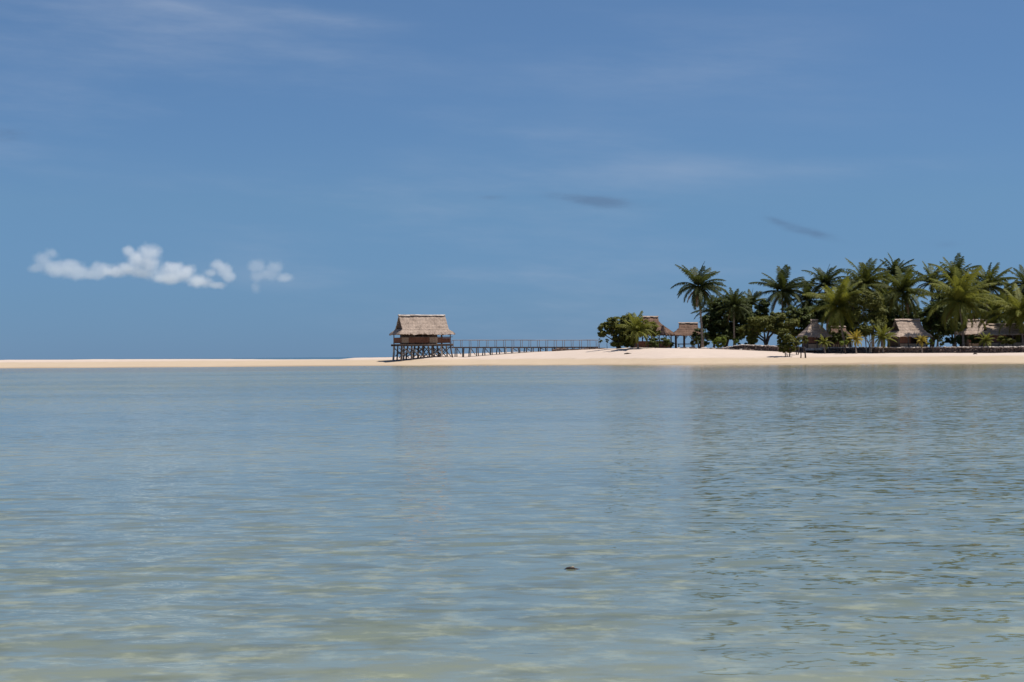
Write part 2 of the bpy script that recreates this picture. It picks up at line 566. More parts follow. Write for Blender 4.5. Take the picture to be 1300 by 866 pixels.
mb = MB()
nx, ny = 60, 60
for i in range(nx + 1):
    for j in range(ny + 1):
        x = -400 + 800 * i / nx; y = -80 + 420 * j / ny
        mb.v.append((x, y, -.55 + .10 * mnoise.noise((x * .03, y * .05, 2.0))))
for i in range(nx):
    for j in range(ny):
        a = i * (ny + 1) + j
        mb.f.append((a, a + ny + 1, a + ny + 2, a + 1))
tag(mb.build('seabed', M['bed'], smooth=True), kind='structure')
mb = MB()
B = 60000
mb.quad((-B, -3000, -4), (B, -3000, -4), (B, B, -4), (-B, B, -4))
tag(mb.build('ocean_floor', M['deep']), kind='structure')
mb = MB()
mb.quad((-B, -3000, 0), (B, -3000, 0), (B, B, 0), (-B, B, 0))
tag(mb.build('water', M['water']), kind='structure')


# ------------------------------------------------------------------ thatched roofs
def thatch_grid(mb, rows, nu, th, jit=.05):
    """rows: list of (left point, right point, outward normal) from eave to ridge; a slab with uneven courses"""
    n = len(rows)
    tb = len(mb.v)
    for i, (a, b, nm) in enumerate(rows):
        for k in range(nu + 1):
            u = k / nu
            p = a.lerp(b, u)
            j = mnoise.noise((p.x * .6, p.y * .6, p.z * .6 + 3)) * jit * 1.8 + mnoise.noise((p.x * 2.1, p.y * 2.1, p.z * 2.1 + 7)) * jit + random.uniform(-.35, .35) * jit
            if i == 0:
                p = p + Vector((0, 0, random.uniform(-.22, .07)))
            mb.v.append(tuple(p + nm * (j + (.05 if i % 2 else 0))))
    bb = len(mb.v)
    for i, (a, b, nm) in enumerate(rows):
        for k in range(nu + 1):
            mb.v.append(tuple(a.lerp(b, k / nu) - nm * th))
    w = nu + 1
    for i in range(n - 1):
        for k in range(nu):
            mb.f.append((tb + i * w + k, tb + i * w + k + 1, tb + (i + 1) * w + k + 1, tb + (i + 1) * w + k))
            mb.f.append((bb + i * w + k + 1, bb + i * w + k, bb + (i + 1) * w + k, bb + (i + 1) * w + k + 1))
    for k in range(nu):
        mb.f.append((tb + k + 1, tb + k, bb + k, bb + k + 1))
        q = (n - 1) * w
        mb.f.append((tb + q + k, tb + q + k + 1, bb + q + k + 1, bb + q + k))
    for i in range(n - 1):
        a = i * w; b = (i + 1) * w
        mb.f.append((tb + a, tb + b, bb + b, bb + a))
        mb.f.append((tb + b + nu, tb + a + nu, bb + a + nu, bb + b + nu))


def thatched_roof(parent, L, Wd, Lr, Hh, t, z0, mat, gable=True, flare=.10, cap='ridge_dull'):
    """gable-on-hip roof. eave L x Wd at height z0, ridge Lr long, Hh higher; the hip skirt reaches up to t*Hh"""
    def half_len(v):
        if v <= t:
            return (L / 2) + (Lr / 2 - L / 2) * (v / t)
        return Lr / 2

    def half_w(v): return Wd / 2 * (1 - v) * (1 - flare * math.sin(PI * v))
    mb = MB()
    nv = 10
    vs = sorted(set([i / nv for i in range(nv + 1)] + [t]))
    sl = math.atan2(Hh, Wd / 2)
    for s in (-1, 1):
        nm = Vector((0, s * math.sin(sl), math.cos(sl)))
        rows = []
        for v in vs:
            y = s * max(half_w(v), .03); hl = half_len(v)
            a = Vector((-hl, y, z0 + v * Hh)); b = Vector((hl, y, z0 + v * Hh))
            rows.append((a, b, nm) if s < 0 else (b, a, nm))
        thatch_grid(mb, rows, max(8, int(L * 4)), .16)
    slx = math.atan2(t * Hh, max(.2, (L - Lr) / 2))
    for s in (-1, 1):
        nm = Vector((s * math.sin(slx), 0, math.cos(slx)))
        rows = []
        for v in [q for q in vs if q <= t + 1e-6]:
            x = s * half_len(v); hw = half_w(v) - .02
            a = Vector((x, -hw, z0 + v * Hh)); b = Vector((x, hw, z0 + v * Hh))
            rows.append((b, a, nm) if s < 0 else (a, b, nm))
        thatch_grid(mb, rows, max(6, int(Wd * 4)), .13)
    rf = mb.build('roof', mat, parent)
    # ridge cap: folded thatch bundles pinned over the ridge
    mb = MB()
    x = -Lr / 2 - .08
    while x < Lr / 2:
        w = random.uniform(.5, .9)
        x1 = min(x + w, Lr / 2 + .08)
        d = random.uniform(.18, .36)
        zt = z0 + Hh + random.uniform(.14, .19)
        for s in (-1, 1):
            dy = d * math.cos(sl); dzz = d * math.sin(sl)
            mb.quad((x, 0, zt), (x1 - .03, 0, zt), (x1 - .03, s * (dy + .16), zt - dzz), (x, s * (dy + .16), zt - dzz))
            mb.quad((x, 0, zt - .06), (x1 - .03, 0, zt - .06), (x1 - .03, s * (dy + .10), zt - dzz - .05), (x, s * (dy + .10), zt - dzz - .05))
        x = x1
    mb.build('ridge_cap', M[cap], rf)
    if gable and t < .9:
        for s in (-1, 1):
            mb = MB()
            xg = s * (Lr / 2 - .30)
            n = 8
            top = (xg, 0, z0 + Hh - .2)
            hw = half_w(t)
            for k in range(n):
                v0 = t + (1 - t) * k / n; v1 = t + (1 - t) * (k + 1) / n
                w0 = max(half_w(v0) - .12, .02); w1 = max(half_w(v1) - .12, .02)
                lean = .02 * (k % 2)
                mb.quad((xg + lean * s, -w0, z0 + v0 * Hh - .05), (xg + lean * s, w0, z0 + v0 * Hh - .05), (xg, w1, z0 + v1 * Hh - .05), (xg, -w1, z0 + v1 * Hh - .05))
                mb.quad((xg - .05 * s, w0, z0 + v0 * Hh - .05), (xg - .05 * s, -w0, z0 + v0 * Hh - .05), (xg - .05 * s, -w1, z0 + v1 * Hh - .05), (xg - .05 * s, w1, z0 + v1 * Hh - .05))
            mb.build('gable', M['gable'], parent)
    return rf


# ------------------------------------------------------------------ stilt house on the sand
YAW = R(21)
HY = 296.0
k = HY / F
hc = P(536, 456, HY)
gz0 = H - 3.1 * k
house = empty('stilt_house', (hc.x, HY, gz0), YAW)
tag(house, 'thatched house raised on crossed wooden stilts at the end of the jetty', 'stilt house')


def hz(py): return P(536, py, HY).z - gz0
ZE = hz(424.2); ZR = hz(400.6); ZW1 = hz(428.6); ZW0 = hz(435.6); ZF = hz(436.8)
L, WD, LR = 10.1, 6.1, 8.4
thatched_roof(house, L, WD, LR, ZR - ZE, .24, ZE, M['thatch'], cap='ridge')
hl, hw = 4.45, 2.35
mb = MB(); mb.box(-hl - .35, hl + .35, -hw - .35, hw + .35, ZF - .14, ZF); mb.build('floor', M['deck'], house)
for y in (-hw, 0, hw):
    mb = MB(); mb.box(-hl - .45, hl + .45, y - .09, y + .09, ZF - .36, ZF - .143); mb.build('floor_beam', M['post'], house)
# low walls: woven panels of different age
segs = [(-hl, -hl + 1.25, 'panel_pale', 0), (-hl + 1.28, .55, 'panel', .02), (.58, 2.05, 'panel_pale', .03), (2.08, hl, 'panel', .0)]
for (a, b, mt, dzz) in segs:
    mb = MB()
    n = 5
    for q in range(n):
        z0 = ZW0 + (ZW1 - ZW0 + dzz * 3) * q / n; z1 = ZW0 + (ZW1 - ZW0 + dzz * 3) * (q + 1) / n - .012
        mb.box(a, b, -hw - .06 - .012 * (q % 2), -hw + .02, z0, z1)
    mb.build('wall_panel', M[mt], house)
mb = MB(); mb.box(-hl, hl, hw - .03, hw + .05, ZW0, ZW1); mb.build('wall_panel', M['panel'], house)
for s in (-1, 1):
    mb = MB(); mb.box(s * hl - .04, s * hl + .04, -hw + .05, hw - .05, ZW0, ZW1 if s < 0 else ZW1 - .3); mb.build('wall_panel', M['panel'], house)
mb = MB(); mb.box(-hl - .3, hl + .3, -hw - .17, -hw - .09, ZW1 + .02, ZW1 + .12); mb.build('rail', M['post'], house)
mb = MB(); mb.box(-1.9, -1.84, -hw + .6, hw - .1, ZF + .02, ZE + .2); mb.build('inner_panel', M['panel_pale'], house)
mb = MB(); mb.box(-1.8, 1.2, .6, .66, ZF + .02, ZE + .1); mb.build('inner_panel', M['gable'], house)  # dark sheet added for the shade in the gap under the eave
mb = MB(); mb.box(1.26, 3.1, .9, .96, ZF + .02, ZE + .1); mb.build('inner_panel', M['panel_pale'], house)
mb = MB(); mb.box(-3.6, -1.93, 1.2, 1.26, ZF + .02, ZE - .05); mb.build('inner_panel', M['panel_pale'], house)
xs = [-hl + .05, -hl + 1.85, -.62, 1.1, 2.75, hl - .05]
for x in xs:
    for y in (-hw + .1, hw - .1):
        mb = MB(); mb.beam((x, y, ZF + .01), (x, y, ZE + .35), .085); mb.build('roof_post', M['post'], house)
rot = Matrix.Rotation(YAW, 3, 'Z')


def under(x, y):
    w = rot @ Vector((x, y, 0)) + house.location
    return ground(w.x, w.y) - gz0 - .15


rs = random.Random(5)
rows_y = (-hw + .1, 0, hw - .1)
for x in xs:
    for y in rows_y:
        mb = MB()
        dx_ = rs.uniform(-.22, .22) + x * .055
        mb.beam((x + dx_, y * 1.14 + rs.uniform(-.15, .15), under(x, y)), (x, y, ZF - .33), rs.uniform(.13, .175))
        mb.build('stilt', M['post_pale' if rs.random() < .36 else 'post'], house)
for y in rows_y[:2] + (rows_y[2],):
    for i in range(len(xs) - 1):
        if rs.random() < .12: continue
        a, b = (xs[i], xs[i + 1])
        lo, hi = .15 + rs.uniform(0, .5), ZF - .45 - rs.uniform(0, .4)
        for (p, q) in ((a, b), (b, a)):
            if rs.random() < .12: continue
            p += rs.uniform(-.25, .25); q += rs.uniform(-.2, .2)
            mb = MB(); mb.beam((p, y - .1, max(lo, under(p, y) + .1)), (q, y - .1, hi), .075)
            mb.build('brace', M['post_pale' if rs.random() < .6 else 'post'], house)
for x in xs:
    mb = MB(); mb.beam((x, -hw, .5), (x, hw, ZF - .5), .05); mb.build('brace', M['post'], house)
# steps / landing at the jetty side
mb = MB(); mb.box(hl + .36, hl + 1.15, -.8, .8, ZF - .62, ZF - .5); mb.build('landing', M['deck'], house)

# ------------------------------------------------------------------ jetty
ux = Vector((math.cos(YAW), math.sin(YAW), 0))
js = Vector((hc.x, HY, 0)) + ux * (hl + 1.16)
jl = 0
# end where the deck meets the sand mound
je_px, = (758,)
ux = Vector((math.cos(R(14)), math.sin(R(14)), 0))
tt = ((je_px - 650) / F * js.y - js.x) / (ux.x - ux.y * (je_px - 650) / F)
je = js + ux * tt
zs = P(580, 440.4, js.y).z; ze = P(758, 440.2, je.y).z
jetty = empty('jetty', (js.x, js.y, 0), math.atan2(je.y - js.y, je.x - js.x))
tag(jetty, 'long grey wooden jetty with thin railings from the stilt house to the sand mound', 'jetty')
JL = (je - js).length


def jz(x): return zs + (ze - zs) * x / JL


def jground(x, y=0):
    w = Matrix.Rotation(jetty.rotation_euler.z, 3, 'Z') @ Vector((x, y, 0)) + jetty.location
    return ground(w.x, w.y)


mb = MB()
x = 0.0
while x < JL:
    z = jz(x)
    mb.box(x, x + .19, -.72 + random.uniform(-.05, .05), .72 + random.uniform(-.05, .05), z - .05, z + random.uniform(-.006, .006))
    x += .205
mb.build('deck', M['deck'], jetty)
for y in (-.55, .55):
    mb = MB()
    mb.tube([(0, y, jz(0) - .14), (JL / 2, y, jz(JL / 2) - .15), (JL, y, jz(JL) - .14)], [.08] * 3, 6); mb.build('deck_beam', M['post'], jetty)
RH = 1.17
for y in (-.68, .68):
    mb = MB()
    n = 14
    mb.tube([(JL * i / n, y, jz(JL * i / n) + RH + random.uniform(-.03, .03)) for i in range(n + 1)], [.05] * (n + 1), 6)
    mb.build('top_rail', M['rail'], jetty)
nposts = int(JL / 1.47)
for i in range(nposts + 1):
    x = JL * i / nposts
    for y in (-.68, .68):
        mb = MB(); mb.beam((x + rs.uniform(-.05, .05), y, jz(x) - .2), (x, y, jz(x) + RH), .042); mb.build('rail_post', M['rail'], jetty)
ntr = int(JL / 1.25)
for i in range(ntr):
    x = JL * (i + .5) / ntr
    for y in (-.58, .58):
        g = jground(x, y)
        if g > jz(x) - .3: continue
        mb = MB()
        sp = rs.uniform(.0, .16)
        mb.beam((x + rs.uniform(-.2, .2), y + math.copysign(sp, y), g - .15), (x, y, jz(x) - .1), rs.uniform(.085, .115))
        mb.build('pile', M['post_pale' if rs.random() < .3 else 'post'], jetty)
    if i % 2 == 0 and jground(x) < jz(x) - .8:
        mb = MB(); mb.beam((x, -.56, jz(x) - .25), (x + rs.uniform(.5, .9), -.56, max(jground(x), 0) + .35), .06); mb.build('brace', M['post'], jetty)
# stone abutment where the jetty lands
mb = MB()
for i in range(46):
    x = JL - 8.2 + 9.5 * i / 46
    g = jground(x)
    top = min(jz(min(x, JL)) - .28, g + .2 + .4 * max(0, 1 - abs(x - JL + 7) / 1.6))
    mb.rock((x, -.5 + random.uniform(-.4, .3), (g + top) / 2), .34, .3, max(.12, (top - g) / 2 + .08), i)
ab = mb.build('abutment', M['stone'], jetty)


# ------------------------------------------------------------------ other huts
def hut(name, label, px, Y, eave, ridge, Lm, Wm, Lrm, t, yaw, mat, walls, group='thatched buildings behind the seawall', posts=4, gable=True):
    c = at(px, Y, 0)
    o = empty(name, c, yaw)
    tag(o, label, 'pavilion' if name == 'open_pavilion' else 'hut', group)
    ze_ = P(px, eave, Y).z - c.z; zr_ = P(px, ridge, Y).z - c.z
    thatched_roof(o, Lm, Wm, Lrm, zr_ - ze_, t, ze_, mat, gable)
    hx, hy = Lm / 2 - .75, Wm / 2 - .65
    for i in range(posts):
        x = -hx + 2 * hx * i / (posts - 1)
        for y in (-hy, hy):
            mb = MB(); mb.beam((x, y, -.3), (x, y, ze_ + .3), .10); mb.build('post', M['post'], o)
            if walls != 'house':
                mb = MB(); mb.beam((x, y, ze_ - .75), (x + (.6 if i < posts / 2 else -.6), y, ze_ + .05), .05); mb.build('brace', M['post'], o)
    if walls == 'low':
        for y in (-hy, hy):
            mb = MB(); mb.box(-hx + .1, hx - .1, y - .05, y + .05, .0, ze_ * .52); mb.build('low_wall', M['gable' if y > 0 else 'panel'], o)
    elif walls == 'house':
        mb = MB()
        mb.box(-hx + .06, hx - .06, hy - .06, hy, 0, ze_ + .1)
        mb.box(-hx, -hx + .06, -hy + .1, hy - .1, 0, ze_ + .1)
        mb.box(hx - .06, hx, -hy + .1, hy - .1, 0, ze_ + .1)
        mb.build('wall', M['gable'], o)
        mb = MB(); mb.box(-hx + .15, hx - .15, -hy - .02, -hy + .05, .0, ze_ * .36); mb.build('low_wall', M['panel_pale'], o)
        mb = MB(); mb.box(-hx + .12, -hx + .3 + hx * .7, -hy - .03, -hy + .04, ze_ * .42, ze_ - .05); mb.build('shutter', M['panel'], o)
        mb = MB(); mb.box(-hx - .1, hx + .1, -hy - .1, hy + .1, -.35, .0); mb.build('floor', M['stone_pale'], o)
    elif walls == 'bench':
        mb = MB(); mb.box(-hx + .3, hx - .3, -.5, .5, ze_ * .32, ze_ * .38); mb.build('platform', M['deck'], o)
        for x in (-hx + .5, hx - .5):
            mb = MB(); mb.beam((x, 0, 0), (x, 0, ze_ * .32), .08); mb.build('platform_leg', M['post'], o)
    return o


hut('open_pavilion', 'brown thatched open pavilion with low walls directly behind the small palm on the mound', 826, 289, 425.0, 402.2, 7.6, 6.6, 2.6, .72, R(4), M['thatch_dark'], 'low', gable=True)
hut('open_pavilion', 'smaller brown thatched open pavilion with bench platform beside the tall lone palm', 874, 292, 425.2, 410.3, 5.8, 5.2, 3.2, .6, R(-3), M['thatch_dark'], 'bench', gable=True)
hut('thatched_hut', 'steep grey thatched hut half hidden by the bright broad palm behind the seawall', 1034, 268, 427.5, 406.5, 4.6, 4.4, 1.1, .78, R(5), M['thatch'], 'house', posts=3)
hut('thatched_hut', 'dark thatched hut in deep shade directly under the bright broad palm', 1064, 279, 428.0, 415.0, 4.2, 4.2, 2.4, .6, R(0), M['thatch_dark'], 'house', posts=3)  # dark thatch colour stands in for the shade under the palm
hut('thatched_hut', 'pinkish grey thatched hut in full view with pale ridge and dark end gable', 1152, 263, 427.0, 406.2, 6.2, 4.9, 4.15, .35, R(15), M['thatch'], 'house')
hut('thatched_hut', 'small thatched hut set back, its roof glimpsed right of the largest palm', 1238, 284, 424, 406.5, 5.4, 4.6, 3.6, .4, R(8), M['thatch'], 'house', posts=3)
hut('thatched_hut', 'long low thatched hut with brown walls nearest the right edge of the picture', 1282, 262, 424.5, 412.0, 9.6, 5.4, 7.4, .4, R(-4), M['thatch'], 'house', posts=5)


# ------------------------------------------------------------------ palms
def frond(mb, o, azm, e0, Lf, bend, lw, rnd, droop, twist=0.0, dens=.115):
    n = 11
    pts = []
    p = Vector(o)
    h = Vector((math.cos(azm), math.sin(azm), 0))
    pts.append(p.copy())
    dirs = []
    for i in range(n):
        s = (i + .5) / n
        e = e0 - bend * s ** 1.25
        d = h * math.cos(e) + Vector((0, 0, math.sin(e)))
        dirs.append(d)
        p = p + d * (Lf / n)
        pts.append(p.copy())
    rads = [.05 * (1 - .85 * i / n) + .008 for i in range(n + 1)]
    mb.tube(pts, rads, 4, False)
    side0 = Vector((-h.y, h.x, 0))
    m = int(Lf / dens)
    for j in range(int(m * .10), m + 1):
        s = j / m
        f = min(s * n, n - 1e-4); i = int(f)
        q = pts[i].lerp(pts[i + 1], f - i)
        d = dirs[i]
        up = side0.cross(d)
        if up.z < 0: up = -up
        sh = (max(0, math.sin(PI * (.10 + .84 * s)))) ** .65
        ll = lw * sh * rnd.choice((rnd.uniform(.9, 1.15), rnd.uniform(.6, 1.1)))
        for sg in (-1, 1):
            sd_ = side0 * sg
            out = (sd_ * (.80 - .15 * s) + d * (.42 + .45 * s) + up * (.16 + twist * sg) + Vector((0, 0, -droop * rnd.uniform(.2, .6)))).normalized()
            mid = q + out * ll * .5
            tip = mid + (out + Vector((0, 0, -droop * rnd.uniform(.6, 1.4)))).normalized() * ll * .55
            wv = d * (.056 + .025 * rnd.random())
            b = len(mb.v)
            mb.v += [tuple(q - wv * .6), tuple(q + wv * .6), tuple(mid + wv), tuple(mid - wv), tuple(tip)]
            mb.f.append((b, b + 1, b + 2, b + 3)); mb.f.append((b + 3, b + 2, b + 4))


def palm(label, base_px, Y, crown_px, crown_py, rpx, mat, seed, nf=24, lean=0.0, dead=0, nuts=0, upright=.5, group='coconut palms along the shore', name='coconut_palm', fl=1.0, wind=0.0):
    rnd = random.Random(seed)
    b = at(base_px, Y, .1)
    c = P(crown_px, crown_py, Y + rnd.uniform(-.5, .5))
    root = empty(name, b)
    tag(root, label, 'palm tree', group)
    cl = c - b
    sc = rpx * Y / F
    mb = MB()
    n = 9
    pts = []; rads = []
    bow = Vector((rnd.uniform(-.03, .03) + lean, rnd.uniform(-.04, .04), 0)) * cl.z
    r0 = min(.19, .10 + cl.z * .009)
    for i in range(n + 1):
        s = i / n
        pts.append(cl * s + bow * math.sin(PI * s) * (1 - .3 * s))
        rads.append(r0 * (1 + .55 * (1 - s) ** 6) * (1 - .28 * s))
    mb.tube(pts, rads, 8)
    mb.build('trunk', M['trunk'], root, True)
    mb = MB()
    ga = 2.39996
    wdir = rnd.uniform(2.6, 3.6)
    tiltc = Vector((rnd.uniform(-.10, .10), rnd.uniform(-.1, .1), 0))
    nf += 13
    for i in range(nf):
        q = (i + .5) / nf                                   # 0 youngest (upright) .. 1 oldest (hanging)
        azm = i * ga + rnd.uniform(-.3, .3)
        e0 = tiltc.x * math.cos(azm) + R(84) - R(84 + 70 * (1 - upright)) * q ** .92 + R(rnd.uniform(-12, 12))
        Lf = sc * 1.10 * fl * rnd.choice((1.0, 1.0, .82)) * (0.86 + .26 * math.sin(PI * min(1, q * 1.2))) * rnd.uniform(.88, 1.10)
        bend = R(20 + 72 * q ** .75) * rnd.uniform(.6, 1.35)
        azm += .35 * math.sin(azm - wdir)          # fronds swept by the trade wind
        frond(mb, cl + Vector((0, 0, rnd.uniform(-.1, .15))), azm, e0, Lf, bend, sc * .235, rnd, .55 + .45 * math.sin(PI * min(1, q * 1.1)), rnd.uniform(-.12, .12))
    mb.build('crown', M[mat], root)
    dead += rnd.choice((0, 1, 2)) if name == 'coconut_palm' else 0
    if dead:
        mb = MB()
        for i in range(dead):
            frond(mb, cl - Vector((0, 0, .25)), rnd.uniform(0, 6.28), R(-30) + R(rnd.uniform(-15, 15)), sc * .8, R(55), sc * .14, rnd, .8)
        mb.build('dead_fronds', M['palm_dead'], root)
    if nuts:
        mb = MB()
        for i in range(nuts):
            w = rnd.uniform(0, 6.28)
            cc = cl + Vector((math.cos(w) * .35, math.sin(w) * .35, -.35 + rnd.uniform(-.2, .15)))
            mb.rock(cc, .15, .15, .19, seed * 50 + i)
        mb.build('coconuts', M['nut'], root, True)
    return root


#     label, base px, Y, crown x, crown y, radius px, material, seed, ...
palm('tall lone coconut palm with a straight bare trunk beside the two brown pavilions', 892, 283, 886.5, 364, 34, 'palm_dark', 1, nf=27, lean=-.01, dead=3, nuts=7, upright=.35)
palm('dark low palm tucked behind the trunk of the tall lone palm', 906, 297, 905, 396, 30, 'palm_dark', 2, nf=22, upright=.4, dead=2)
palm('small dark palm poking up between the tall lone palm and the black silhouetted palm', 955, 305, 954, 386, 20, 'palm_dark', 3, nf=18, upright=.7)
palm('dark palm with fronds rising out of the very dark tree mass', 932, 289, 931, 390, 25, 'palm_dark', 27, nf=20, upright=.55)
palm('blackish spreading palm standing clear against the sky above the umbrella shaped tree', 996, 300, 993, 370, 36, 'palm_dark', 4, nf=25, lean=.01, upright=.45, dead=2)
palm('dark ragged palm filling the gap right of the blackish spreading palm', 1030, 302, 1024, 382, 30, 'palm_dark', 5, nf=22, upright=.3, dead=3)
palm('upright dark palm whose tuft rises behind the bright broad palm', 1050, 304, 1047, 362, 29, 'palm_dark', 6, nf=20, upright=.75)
palm('bright yellow green broad palm leaning left in front of the small steep hut', 1074, 265, 1062, 389, 40, 'palm_bright', 7, nf=28, lean=.03, upright=.45, nuts=6)
palm('tall green palm with bushy top directly above the feathery yellow green tree', 1108, 285, 1097, 361, 38, 'palm_mid', 8, nf=27, lean=.02, upright=.5, dead=2, nuts=5)
palm('dark narrow palm top showing behind the palm over the pinkish hut', 1138, 306, 1135, 350, 27, 'palm_dark', 9, nf=20, upright=.75)
palm('full dark green palm with reddish bare trunk right behind the pinkish hut', 1147, 274, 1146, 372, 38, 'palm_mid', 10, nf=27, upright=.42, dead=2)
palm('thin crowned palm standing back between the hut palm and the largest palm', 1182, 300, 1183, 360, 28, 'palm_mid', 12, nf=18, upright=.65)
palm('largest bright palm with arching fronds and orange nuts right of the pinkish hut', 1223, 261, 1217, 382, 45, 'palm_bright', 13, nf=32, lean=.02, upright=.5, nuts=10, dead=1)
palm('tall palm whose top stands highest of all, directly behind the largest palm', 1212, 292, 1213, 355, 33, 'palm_mid', 14, nf=22, upright=.65, dead=1)
palm('palm with few stiff fronds spreading to the right against open sky', 1254, 288, 1255, 364, 35, 'palm_mid', 15, nf=19, upright=.6)
palm('lower green palm between the largest palm and the palm cut by the right edge', 1264, 272, 1262, 400, 33, 'palm_mid', 16, nf=22, upright=.45)
palm('bright palm with crown cut by the right edge in front of the long low hut', 1299, 259, 1297, 398, 42, 'palm_bright', 17, nf=28, lean=-.02, upright=.5, nuts=6)
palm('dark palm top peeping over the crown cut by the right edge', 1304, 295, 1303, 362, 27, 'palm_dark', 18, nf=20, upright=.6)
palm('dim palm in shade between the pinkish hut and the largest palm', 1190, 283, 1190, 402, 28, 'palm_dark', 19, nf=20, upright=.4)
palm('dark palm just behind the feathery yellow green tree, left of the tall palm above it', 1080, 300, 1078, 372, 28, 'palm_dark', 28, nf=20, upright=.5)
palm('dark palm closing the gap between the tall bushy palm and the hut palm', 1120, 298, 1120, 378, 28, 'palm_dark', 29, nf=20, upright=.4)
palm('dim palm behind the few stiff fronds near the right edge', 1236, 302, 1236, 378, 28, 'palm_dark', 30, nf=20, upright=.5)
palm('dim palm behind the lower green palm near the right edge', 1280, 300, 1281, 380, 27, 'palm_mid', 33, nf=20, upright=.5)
palm('palm beyond the right edge of the picture', 1345, 270, 1345, 370, 40, 'palm_mid', 20, nf=24)
# young palms
yg = 'young palms near the ground'
palm('young palm with short trunk growing on the sand mound before the first pavilion', 810, 276, 808.5, 421, 25, 'palm_bright', 21, nf=17, upright=.8, name='young_palm', group=yg)
palm('small yellow orange palm growing on top of the seawall under the feathery tree', 1087, 257, 1086, 431, 13, 'palm_yellow', 22, nf=12, upright=.55, name='young_palm', group=yg)
palm('small yellow green palm in front of the steep grey hut', 1047, 259, 1046, 435, 11, 'palm_bright', 23, nf=11, upright=.6, name='young_palm', group=yg)
palm('light green young palm covering the left corner of the pinkish hut', 1121, 258, 1120, 429, 18, 'palm_bright', 24, nf=14, upright=.65, name='young_palm', group=yg)
palm('yellowish young palm before the right corner of the pinkish hut', 1170, 256, 1170, 433, 9, 'palm_yellow', 25, nf=11, upright=.7, name='young_palm', group=yg)
palm('yellow green young palm at the left end of the long low hut', 1252, 254, 1251, 433, 12, 'palm_bright', 26, nf=12, upright=.6, name='young_palm', group=yg)


# ------------------------------------------------------------------ broadleaf trees
def leaf(mb, p, nrm, size, rnd):
    t = nrm.cross(Vector((rnd.uniform(-1, 1), rnd.uniform(-1, 1), rnd.uniform(-1, 1))))
    if t.length < 1e-3: t = Vector((1, 0, 0))
    t.normalize()
    b = nrm.cross(t)
    l = size * 1.35 * rnd.uniform(.7, 1.3); w = l * .55
    q = len(mb.v)
    mb.v += [tuple(p - t * l * .5), tuple(p + b * w * .5 - t * l * .05), tuple(p + t * l * .5 - nrm * l * .12), tuple(p - b * w * .5 - t * l * .05)]
    mb.f.append((q, q + 1, q + 2, q + 3))


def clump(mb, c, rx, ry, rz, n, size, rnd, hang=0.0):
    """leafy twigs: sub-balls spread unevenly through an ellipsoid"""
    nsub = max(5, int(n / 42))
    for i in range(nsub):
        while True:
            v = Vector((rnd.uniform(-1, 1), rnd.uniform(-1, 1), rnd.uniform(-1, 1)))
            if v.length <= 1: break
        v = v.normalized() * (v.length ** .45)
        sc = c + Vector((v.x * rx, v.y * ry, v.z * rz))
        sr = rnd.uniform(.22, .42) * (rx * ry * rz) ** (1 / 3)
        for j in range(int(n / nsub)):
            u = Vector((rnd.gauss(0, 1), rnd.gauss(0, 1), rnd.gauss(0, 1)))
            u.normalize()
            p = sc + Vector((u.x * 1.25, u.y * 1.25, u.z * .75)) * sr * rnd.random() ** .4
            p.z -= hang * rnd.random()
            nn = (u * .6 + v * .5 + Vector((0, 0, .9)) + Vector((rnd.uniform(-1, 1), rnd.uniform(-1, 1), rnd.uniform(-1, 1))) * .6).normalized()
            leaf(mb, p, nn, size, rnd)


def tree(name, label, cat, base_px, Y, clumps, mat, seed, size=.34, dens=1.0, bark='bark', trunk_r=.22, stems=1, group=None, hang=0.0):
    """clumps: (px, py, half width px, half height px)"""
    rnd = random.Random(seed)
    b = at(base_px, Y, .1)
    root = empty(name, b)
    tag(root, label, cat, group)
    k = Y / F
    tr = MB(); cr = MB()
    for (cx, cy, rx, ry) in clumps:
        w = P(cx, cy, Y) - b
        rxm, rzm = rx * k, ry * k
        rym = max(rxm, rzm) * .85
        w.y += rnd.uniform(-.35, .35) * rym
        n = int(dens * 560 * (rxm * rzm + .6 * rxm * rym) ** .8)
        clump(cr, w, rxm, rym, rzm, n, size, rnd, hang)
        # limb into this clump
        s0 = Vector((rnd.uniform(-.25, .25) * stems * .6, rnd.uniform(-.2, .2), 0))
        hh = min(w.z * .45, 1.6)
        fork = s0 + Vector((w.x * .15 + rnd.uniform(-.1, .1), w.y * .15, hh))
        mid = fork.lerp(w, .55) + Vector((rnd.uniform(-.3, .3), rnd.uniform(-.3, .3), rnd.uniform(0, .35)))
        r = trunk_r if len(clumps) < 3 else trunk_r * .75
        tr.tube([s0, s0.lerp(fork, .5) + Vector((rnd.uniform(-.06, .06), 0, 0)), fork, mid, w + Vector((0, 0, rzm * .3))], [r * 1.25, r, r * .85, r * .5, r * .18], 7)
        for q in range(4):
            u = Vector((rnd.uniform(-1, 1), rnd.uniform(-1, 1), rnd.uniform(-.4, 1)))
            e = w + Vector((u.x * rxm, u.y * rym, u.z * rzm)) * .75
            tr.tube([mid.lerp(w, rnd.uniform(0, .7)), mid.lerp(e, .6), e], [r * .32, r * .2, .02], 5)
    tr.build('trunk', M[bark], root, True)
    cr.build('crown', M[mat], root)
    return root


